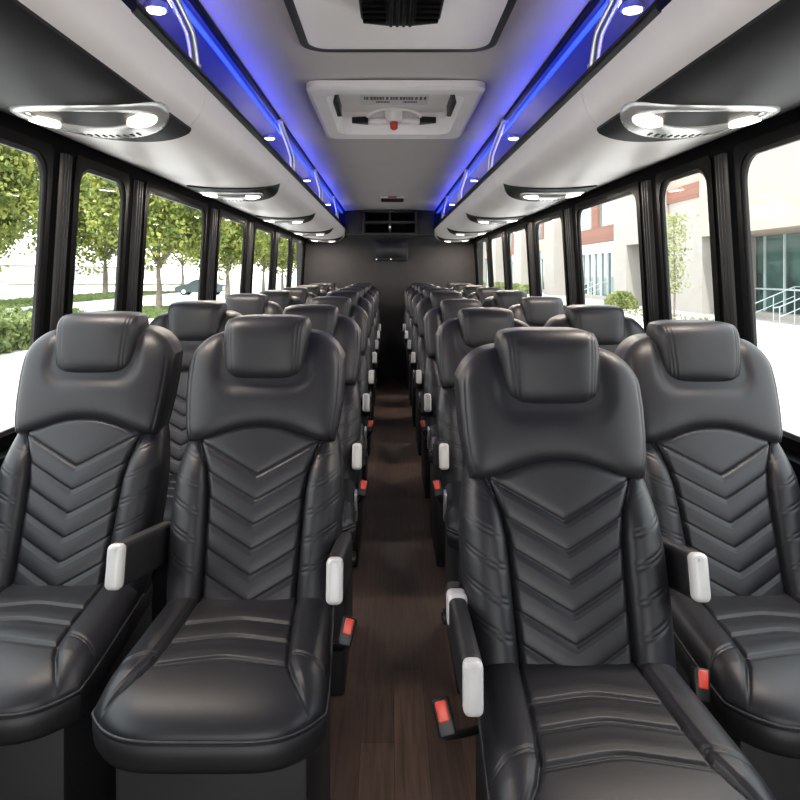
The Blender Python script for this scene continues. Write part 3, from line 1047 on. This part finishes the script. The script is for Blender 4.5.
# ceiling exit lamp towards the rear
g = thing('ceiling_fitting', 'small dark oblong fitting with pale red-lit top on the ceiling near the rear', 'light', (0.026, 7.9, CZ + 0.861))
MB().box(-0.135, 0.135, -0.06, 0.06, -0.022, 0.0, bev=0.010, seg=3).build('mounting_plate', M['white_plastic'], g)
MB().box(-0.128, 0.128, -0.05, 0.05, -0.060, -0.020, bev=0.012, seg=3).build('lens', M['black_plastic'], g)
MB().box(-0.05, 0.05, -0.064, -0.056, -0.020, -0.004, bev=0.003).build('indicator', M['red'], g)

# rear overhead cabinet with four cubby holes
g = thing('overhead_cabinet', 'charcoal overhead cabinet with four open cubby holes above the rear wall', 'cabinet', (0.0, Y1, CZ + 0.51))
mb = MB()
yf = -0.30
HT = 0.335
mb.box(-0.60, -0.355, yf + 0.06, 0.0, 0.0, HT + 0.012, bev=0.01)
mb.box(0.355, 0.60, yf + 0.06, 0.0, 0.0, HT + 0.012, bev=0.01)
mb.box(-0.36, 0.36, -0.04, 0.0, 0.0, HT + 0.012)
mb.build('body', M['cabinet'], g)
MB().box(-0.372, 0.372, yf, -0.02, 0.0, 0.035, bev=0.006).build('shelf', M['cabinet'], g)
MB().box(-0.372, 0.372, yf, -0.02, 0.160, 0.195, bev=0.006).build('shelf', M['cabinet'], g)
MB().box(-0.372, 0.372, yf, -0.02, 0.315, 0.345, bev=0.006).build('shelf', M['cabinet'], g)
for xa in (-0.372, -0.015, 0.340):
    MB().box(xa, xa + 0.032, yf + 0.002, -0.02, 0.03, 0.33, bev=0.005).build('divider', M['cabinet'], g)
MB().box(-0.36, 0.36, -0.05, -0.038, 0.02, 0.33).build('back_lining', M['cabinet_in'], g)
MB().cyl((0.0, yf - 0.002, 0.11), 0.015, -0.012, 'y', 14).build('latch', M['alu'], g)

# monitor
g = thing('monitor', 'black flat monitor mounted on the charcoal rear wall', 'monitor', (0.015, Y1, CZ + 0.318))
MB().box(-0.235, 0.235, -0.055, -0.0, -0.148, 0.148, bev=0.010, seg=3).build('housing', M['black_plastic'], g)
MB().box(-0.205, 0.205, -0.058, -0.054, -0.108, 0.125, bev=0.002).build('screen', M['screen'], g)
for x in (-0.2, 0.0):
    MB().cyl((x, -0.055, -0.128), 0.010, -0.004, 'y', 12).build('button', M['alu'], g)

# ------------------------------------------------------------------ OUTSIDE
GZ = CZ - 2.476
mb = MB().box(-260, 160, -60, 420, GZ - 0.5, GZ)
struct(mb.build('ground', M['asphalt'], smooth=None), 'pale sunlit paving around the bus', 'ground')

PLANTED = [(-15.0, 45.6, 0.7), (-32.0, 79.0, 0.9), (-30.5, 51.0, 0.9), (15.0, 36.8, 0.5), (15.25, 46.0, 1.6)]
def grass_blades(x0, x1, y0, y1, n, h):
    vs = []; fs = []
    X = rng.uniform(x0, x1, n); Y = rng.uniform(y0, y1, n); A = rng.uniform(0, PI, n); Hh = rng.uniform(0.5, 1.0, n) * h
    for x, y, a, hh in zip(X, Y, A, Hh):
        if any((x - px) ** 2 + (y - py) ** 2 < pr * pr for px, py, pr in PLANTED):
            continue
        c, s_ = math.cos(a) * 0.16, math.sin(a) * 0.16
        b = len(vs)
        vs += [(x - c, y - s_, GZ + 0.03), (x + c, y + s_, GZ + 0.03), (x + c * 0.3, y + s_ * 0.3 + 0.05, GZ + 0.03 + hh)]
        fs.append((b, b + 1, b + 2))
    return vs, fs
def lawn(x0, x1, y0, y1, n, lab):
    vs, fs = grass_blades(x0, x1, y0, y1, n, 0.22)
    mb = MB().box(x0, x1, y0, y1, GZ, GZ + 0.05)
    mb.add(vs, fs)
    o = mb.build('lawn', M['grass'], smooth=None)
    o['kind'] = 'stuff'; o['label'] = lab; o['category'] = 'grass'
lawn(-34.5, -26.5, 30, 92, 5000, 'long mown lawn strip beyond the road on the tree side')
lawn(-17.5, -12.6, 38, 49.5, 2500, 'short green lawn under the maple with the forked trunk')
lawn(-80, -38, 138, 152, 1500, 'thin distant lawn strip before the pale warehouse')
lawn(13.4, 16.2, 34, 50, 800, 'short green planting bed before the building')

def leaf_cloud(n, pos, size, flat=0.0):
    """n leaf sprays (six-sided, slightly folded) at positions pos"""
    vs = np.empty((n * 6, 3)); fs = []
    shape = np.array([(-1, 0, 0), (-0.45, 0.55, 0.12), (0.45, 0.5, 0.12), (1, 0, 0), (0.45, -0.5, 0.12), (-0.45, -0.55, 0.12)])
    for i in range(n):
        q = rng.normal(size=3); q /= np.linalg.norm(q)
        u = rng.normal(size=3); u -= q * (u @ q); u /= np.linalg.norm(u)
        w = np.cross(q, u)
        sc = size * rng.uniform(0.6, 1.25)
        vs[i * 6:(i + 1) * 6] = pos[i] + sc * (shape[:, :1] * u + shape[:, 1:2] * w + shape[:, 2:3] * q)
        b = i * 6
        fs.append((b, b + 1, b + 2, b + 3)); fs.append((b, b + 3, b + 4, b + 5))
    return vs, fs

def crown_mesh(rx, rz, zc, n, size, nlobes=26, seed=0):
    r = np.random.default_rng(seed)
    P = []
    lob = []
    for k in range(nlobes):
        d = r.normal(size=3); d /= np.linalg.norm(d)
        rad = r.uniform(0.35, 0.80)
        lob.append((d * np.array([rx, rx, rz]) * rad, r.uniform(0.28, 0.45)))
    per = n // nlobes
    for c, lr in lob:
        d = r.normal(size=(per, 3)); d /= np.linalg.norm(d, axis=1)[:, None]
        rr = lr * r.uniform(0.45, 1.0, per) ** 0.5
        P.append(c + d * rr[:, None] * np.array([rx, rx, rz * 0.9]))
    P = np.concatenate(P); P[:, 2] += zc
    vs, fs = leaf_cloud(len(P), P, size)
    return mesh_from('foliage', vs, fs, None)

def trunk_mesh(h0, rx, zc, r0, seed):
    r = random.Random(seed)
    mb = MB()
    mb.tube(smooth_poly([(0, 0, 0), (0.05, 0.02, h0 * 0.5), (0, 0, h0), (0.1, 0, zc + 1.5)], 4), [r0 * (1.25 - 0.9 * k / 12) for k in range(13)], 10)
    for k in range(7):
        a = 2 * PI * k / 7 + r.uniform(-0.3, 0.3)
        L = rx * r.uniform(0.45, 0.7)
        zb = h0 * r.uniform(0.92, 1.15)
        mb.tube(smooth_poly([(0, 0, zb), (math.cos(a) * L * 0.35, math.sin(a) * L * 0.35, zb + L * 0.35), (math.cos(a) * L, math.sin(a) * L, zb + L * 0.9)], 3), [r0 * (0.55 - 0.07 * q) for q in range(7)], 7)
    return mesh_from('trunk', mb.v, mb.f, 60)

CR = [crown_mesh(5.2, 5.9, 8.2, 24000, 0.165, 54, 5), crown_mesh(5.4, 6.1, 8.5, 24000, 0.165, 54, 9)]
TR = [trunk_mesh(2.9, 4.6, 8.6, 0.19, 1), trunk_mesh(3.2, 4.9, 9.0, 0.21, 2)]
trees = [(-15.0, 45.6, 0, 0.0, 1.0, 'leafy maple with a forked trunk on the near lawn, left of the parked car'),
         (-32.0, 79.0, 1, 1.0, 1.35, 'tall green tree on the far lawn, behind the short second side window'),
         (-30.5, 51.0, 0, 2.2, 1.22, 'green tree nearest the bus, filling the first side window above the hedge'),
         (-15.2, 66.0, 1, 0.7, 1.0, 'green maple seen through the fourth side window, just behind the parked car'),
         (-15.0, 84.0, 0, 4.0, 1.0, 'green maple seen through the fifth side window'),
         (-15.6, 103.0, 1, 2.6, 1.0, 'green maple seen through the sixth side window'),
         (-15.4, 124.0, 0, 5.2, 1.05, 'farthest green maple, seen through the window beside the rear wall'),
         (-33.0, 112.0, 0, 0.4, 1.3, 'tall green tree on the far lawn, beyond the parked car'),
         (-40.0, 67.0, 1, 3.0, 1.2, 'green tree on the far lawn between the first and second side windows')]
for (x, y, k, rz, sc, lab) in trees:
    t = thing('tree', lab, 'tree', (x, y, GZ + (0.05 if any(abs(x - q[0]) < 0.1 and abs(y - q[1]) < 0.1 for q in PLANTED) else 0.0)), 'maples beside the road', rz)
    t.scale = (sc, sc, sc)
    link_mesh('foliage', CR[k], M['leaf'], t)
    link_mesh('trunk', TR[k], M['trunk'], t)

def hedge(name, lab, cat, cx, cy, lx, ly, h, n, size, m, rnd=False, group=None):
    P = []
    for _ in range(n):
        if rnd:
            d = rng.normal(size=3); d /= np.linalg.norm(d); d[2] = abs(d[2])
            d = np.sign(d) * np.abs(d) ** 0.8
            P.append(d * np.array([lx / 2, ly / 2, h]) * rng.uniform(0.8, 1.0))
        else:
            f = rng.integers(0, 5)
            u, v, w = rng.uniform(-0.5, 0.5), rng.uniform(-0.5, 0.5), rng.uniform(0, 1)
            if f in (0, 1): p = (u * lx, v * ly, h)
            elif f == 2: p = (lx / 2, v * ly, w * h)
            elif f == 3: p = (u * lx, -ly / 2, w * h)
            else: p = (-lx / 2, v * ly, w * h)
            P.append(np.array(p) + rng.normal(size=3) * 0.08)
    vs, fs = leaf_cloud(n, np.array(P), size)
    t = thing(name, lab, cat, (cx, cy, GZ), group)
    link_mesh('foliage', mesh_from('foliage', vs, fs, None), m, t)
    mb = MB()
    if rnd:
        bm = bmesh.new(); bmesh.ops.create_icosphere(bm, subdivisions=2, radius=1)
        mb.bm(bm, lambda c: Vector((c.x * lx * 0.40, c.y * ly * 0.40, max(0, c.z) * h * 0.80)))
    else:
        mb.box(-lx / 2 + 0.12, lx / 2 - 0.12, -ly / 2 + 0.12, ly / 2 - 0.12, 0, h - 0.1, bev=0.08)
    mb.build('branches', M['hedge'], t)
    return t
hedge('hedge', 'clipped green hedge on the paving outside the first tree-side window', 'hedge', -14.4, 22.6, 5.2, 9.5, 0.95, 5200, 0.13, M['hedge'])
hedge('shrub', 'large rounded clipped shrub before the building, beside the white pier', 'shrub', 15.25, 46.0, 2.2, 2.0, 1.30, 3200, 0.075, M['leaf_pale'], True, 'clipped shrubs before the building')
for (x, y, lab) in ((15.4, 78.0, 'clipped shrub seen through the fourth building-side window'), (15.4, 98.0, 'clipped shrub seen through the fifth building-side window'), (15.4, 85.5, 'clipped shrub between the fourth and fifth building-side windows'), (15.4, 118.0, 'farthest clipped shrub before the building')):
    hedge('shrub', lab, 'shrub', x, y, 2.2, 3.2, 1.25, 900, 0.11, M['leaf_pale'], True, 'clipped shrubs before the building')

# young tree before the pier
t = thing('young_tree', 'slender young tree with sparse pale leaves before the white pier', 'tree', (15.0, 36.8, GZ))
r5 = np.random.default_rng(4)
P = np.stack([r5.normal(0, 0.34, 900), r5.normal(0, 0.45, 900), r5.uniform(1.4, 5.6, 900)], -1)
vs, fs = leaf_cloud(900, P, 0.085)
link_mesh('foliage', mesh_from('foliage', vs, fs, None), M['leaf_pale'], t)
mb = MB().tube([(0, 0, 0), (0.03, 0, 2.0), (0, 0.02, 4.0), (0, 0, 5.6)], [0.06, 0.05, 0.035, 0.012], 8)
for k in range(9):
    a = k * 2.4; z = 1.7 + k * 0.4
    mb.tube([(0, 0, z), (0.5 * math.cos(a), 0.5 * math.sin(a), z + 0.5)], [0.02, 0.008], 6)
mb.build('trunk', M['trunk'], t, 60)

# building on the right
B = thing('office_building', 'office building with white piers, brick bands and teal glass beyond the paving', 'building', (18.0, 0, GZ))
H0 = 2.476           # eye height over the ground
FX = 0.0
def bpart(name, m, x0, x1, y0, y1, z0, z1, bev=0.0, parent=None):
    return MB().box(x0, x1, y0, y1, z0, z1, bev=bev).build(name, m, parent or B, 30)
YB0, YB1 = 22.0, 175.0
bpart('core', M['concrete'], 3.6, 14, YB0, YB1, 0, 13)
piers = [(40.0, 44.6), (50.4, 53.2), (72.5, 77.0), (90.5, 95.5), (112, 117), (133, 138), (154, 159)]
for (a, b) in piers:
    top = 6.9 if a < 45 else 13.0
    bpart('pier', M['concrete'], -0.9 if a > 45 else -0.1, 3.0, a, b, 0, top)
# entrance portico near the bus
bpart('portico_fascia', M['beige'], -0.3, 4.0, YB0, 39.9, H0 + 2.06, 13.0)
bpart('parapet', M['beige'], 0.0, 3.9, 39.9, 45.0, H0 + 5.3, 13.0)
bpart('brick_band', M['brick'], -0.15, 3.9, 39.9, 45.0, H0 + 4.4, H0 + 5.3)
bpart('lintel', M['concrete'], -0.9, 3.9, 45.0, 50.4, H0 + 2.0, 13.0)
bpart('lintel', M['beige'], 0.0, 3.9, 44.6, 45.0, H0 + 2.0, H0 + 4.4)
bpart('glass_wall', M['glass_dark'], 3.0, 3.2, YB0, 39.9, 0.3, H0 + 2.06)
for k in range(9):
    y = 23.4 + 1.95 * k
    bpart('mullion', M['mullion'], 2.9, 3.0, y - 0.05, y + 0.05, 0.3, H0 + 2.06)
bpart('transom', M['mullion'], 2.88, 3.0, YB0, 39.9, 1.55, 1.64)
bpart('plinth', M['concrete'], 2.4, 3.0, YB0, 39.9, 0, 0.35)
bpart('glass_wall', M['glass_dark'], 1.2, 1.4, 44.6, 50.4, 0.3, H0 + 2.0)
for k in range(4):
    y = 45.5 + 1.8 * k
    bpart('mullion', M['mullion'], 1.1, 1.2, y - 0.05, y + 0.05, 0.3, H0 + 2.0)
gaps = [(53.2, 72.5), (77.0, 90.5), (95.5, 112), (117, 133), (138, 154), (159, 175)]
for gi, (a, b) in enumerate(gaps):
    bpart('glass_wall', M['glass_dark'], 0.55, 0.75, a, b, 0.5, H0 + 1.7)
    bpart('spandrel', M['glass_pale'], 0.45, 0.75, a, b, H0 + 1.7, H0 + 2.66)
    bpart('brick_band', M['brick'] if gi % 2 == 0 else M['beige'], 0.30, 0.8, a, b, H0 + 2.66, H0 + 4.0)
    bpart('upper_glass', M['glass_pale'], 0.5, 0.75, a, b, H0 + 4.0, 11.4)
    bpart('brick_band', M['brick'], 0.30, 0.8, a, b, 11.4, 13.0)
    bpart('plinth', M['concrete'], 0.30, 0.8, a, b, 0, 0.5)
    nb = int((b - a) / 1.9)
    for k in range(1, nb):
        y = a + (b - a) * k / nb
        bpart('mullion', M['mullion'], 0.40, 0.55, y - 0.06, y + 0.06, 0.5, H0 + 1.7)
    bpart('brick_pier', M['brick'], 0.28, 0.8, a + (b - a) * 0.42, a + (b - a) * 0.52, H0 + 4.0, 11.4)
bpart('roof', M['concrete'], 0.5, 14, YB0, YB1, 13.0, 13.3)
# kerb and walk in front of it
mb = MB().box(13.0, 18.6, 23.6, 175, GZ, GZ + 0.14, bev=0.03)
struct(mb.build('kerb', M['kerb'], smooth=30), 'raised pale walk and kerb before the building', 'kerb')

def handrail(lab, x, y, run, rise, flat):
    """sloping stair rail climbing towards the building"""
    t = thing('handrail', lab, 'handrail', (x, y, GZ + 0.14), 'steel stair rails before the building')
    mb = MB()
    mb.tube([(-0.25, 0, 0.88), (0, 0, 0.92), (run, 0, 0.92 + rise), (run + flat, 0, 0.92 + rise)], 0.026, 8)
    mb.tube([(0, 0, 0.50), (run, 0, 0.50 + rise)], 0.018, 8)
    mb.build('rail_bars', M['rail'], t, 60)
    for f in (0.0, 0.5, 1.0):
        MB().tube([(run * f, 0, 0), (run * f, 0, 0.92 + rise * f)], 0.022, 8).build('post', M['rail'], t, 60)
handrail('steel stair rail before the glass entrance, nearest to the bus', 16.3, 29.2, 1.9, 0.80, 0.5)
handrail('steel stair rail before the glass entrance, behind the nearest one', 16.3, 31.4, 1.9, 0.80, 0.5)
handrail('steel stair rail beside the large rounded shrub', 15.0, 54.5, 1.6, 0.7, 0.4)
handrail('steel stair rail before the teal glass, farther along', 15.0, 57.5, 1.6, 0.7, 0.4)

# parked car
C = thing('car', 'dark teal saloon car parked beyond the near lawn', 'car', (-21.2, 79.0, GZ))
C.scale = (1.18, 1.18, 1.22)
prof = [(-2.25, 0.32), (-2.28, 0.62), (-2.15, 0.80), (-1.55, 0.92), (-1.05, 0.98), (-0.45, 1.40), (0.25, 1.47), (0.95, 1.42), (1.55, 1.02), (2.15, 0.98), (2.27, 0.78), (2.25, 0.36), (1.8, 0.26), (-1.8, 0.26)]
bm = bmesh.new()
va = [bm.verts.new((x, -0.85 + (0.14 if z > 1.1 else 0), z)) for x, z in prof]
vb = [bm.verts.new((x, 0.85 - (0.14 if z > 1.1 else 0), z)) for x, z in prof]
n = len(prof)
bm.faces.new(va); bm.faces.new(vb[::-1])
for i in range(n):
    bm.faces.new((va[i], vb[i], vb[(i + 1) % n], va[(i + 1) % n]))
bmesh.ops.bevel(bm, geom=bm.edges[:], offset=0.05, segments=2, affect='EDGES')
MB().bm(bm).build('body', M['carpaint'], C, 40)
for s in (-1, 1):
    y = s * 0.80
    for poly in ([(-0.92, 1.0), (-0.42, 1.34), (0.10, 1.40), (0.10, 1.0)], [(0.18, 1.0), (0.18, 1.40), (0.85, 1.36), (1.35, 1.02)]):
        mb = MB(); vs = [(x, y + (0.035 if z < 1.1 else -0.075) * s, z) for x, z in poly] + [(x, y + (0.02 if z < 1.1 else -0.09) * s, z) for x, z in poly]
        k = len(poly)
        mb.add(vs, [tuple(range(k)), tuple(range(2 * k - 1, k - 1, -1))] + [(i, (i + 1) % k, k + (i + 1) % k, k + i) for i in range(k)])
        mb.build('side_window', M['carglass'], C)
    for x in (-1.40, 1.38):
        w = MB().cyl((x, s * 0.74 - 0.1, 0.33), 0.33, 0.2, 'y', 24).build('wheel', M['tyre'], C)
        MB().cyl((x, s * 0.86 - 0.02, 0.33), 0.20, 0.04, 'y', 20).build('hub_cap', M['hub'], w)
    MB().box(-2.3, -2.2, s * 0.62 - 0.16, s * 0.62 + 0.16, 0.62, 0.74, bev=0.02).build('headlamp', M['hub'], C)

# long pale warehouse far away
t = thing('warehouse', 'long pale low building on the hazy horizon behind the trees', 'building', (-110, 150, GZ))
MB().box(-6, 6, -150, 170, 0, 4.6, bev=0.1).build('walls', M['haze_wall'], t)
MB().box(-6.4, 6.4, -150.5, 170.5, 4.6, 4.9).build('roof', M['concrete'], t)

# ------------------------------------------------------------------ LIGHT
w = bpy.data.worlds.new('overcast_bright_sky')
S.world = w
w.use_nodes = True
nt = w.node_tree
bg = nt.nodes['Background']
tc = nt.nodes.new('ShaderNodeTexCoord')
sp = nt.nodes.new('ShaderNodeSeparateXYZ')
nt.links.new(tc.outputs['Generated'], sp.inputs[0])
rp = nt.nodes.new('ShaderNodeValToRGB')
rp.color_ramp.elements[0].position = 0.0
rp.color_ramp.elements[0].color = (1.0, 0.975, 0.945, 1)
rp.color_ramp.elements[1].position = 0.6
rp.color_ramp.elements[1].color = (0.88, 0.94, 1.0, 1)
nt.links.new(sp.outputs['Z'], rp.inputs['Fac'])
nt.links.new(rp.outputs['Color'], bg.inputs['Color'])
bg.inputs['Strength'].default_value = 3.0

sun = bpy.data.lights.new('sun', 'SUN')
sun.energy = 3.2; sun.angle = math.radians(2.0); sun.color = (1.0, 0.95, 0.86)
so = bpy.data.objects.new('sun', sun)
COL.objects.link(so)
so.rotation_euler = Vector((0.12, 0.62, -0.78)).to_track_quat('-Z', 'Y').to_euler()

# ------------------------------------------------------------------ CAMERA
cam = bpy.data.cameras.new('camera')
cam.sensor_width = 36; cam.sensor_fit = 'HORIZONTAL'
cam.lens = 36 * 700 / 800
cam.shift_x = 11.5 / 800
cam.shift_y = -127 / 800
cam.clip_start = 0.05; cam.clip_end = 1000
co = bpy.data.objects.new('camera', cam)
COL.objects.link(co)
co.location = (-0.018, 0, CZ)
co.rotation_euler = (PI / 2, 0, 0)
S.camera = co

S.view_settings.view_transform = 'Standard'
S.view_settings.look = 'None'
S.view_settings.gamma = 1
S.view_settings.use_curve_mapping = False
S.view_settings.exposure = 0.9
try:
    S.cycles.use_denoising = True
    S.cycles.max_bounces = 8
    S.cycles.transparent_max_bounces = 12
    S.cycles.sample_clamp_indirect = 6.0
except Exception:
    pass
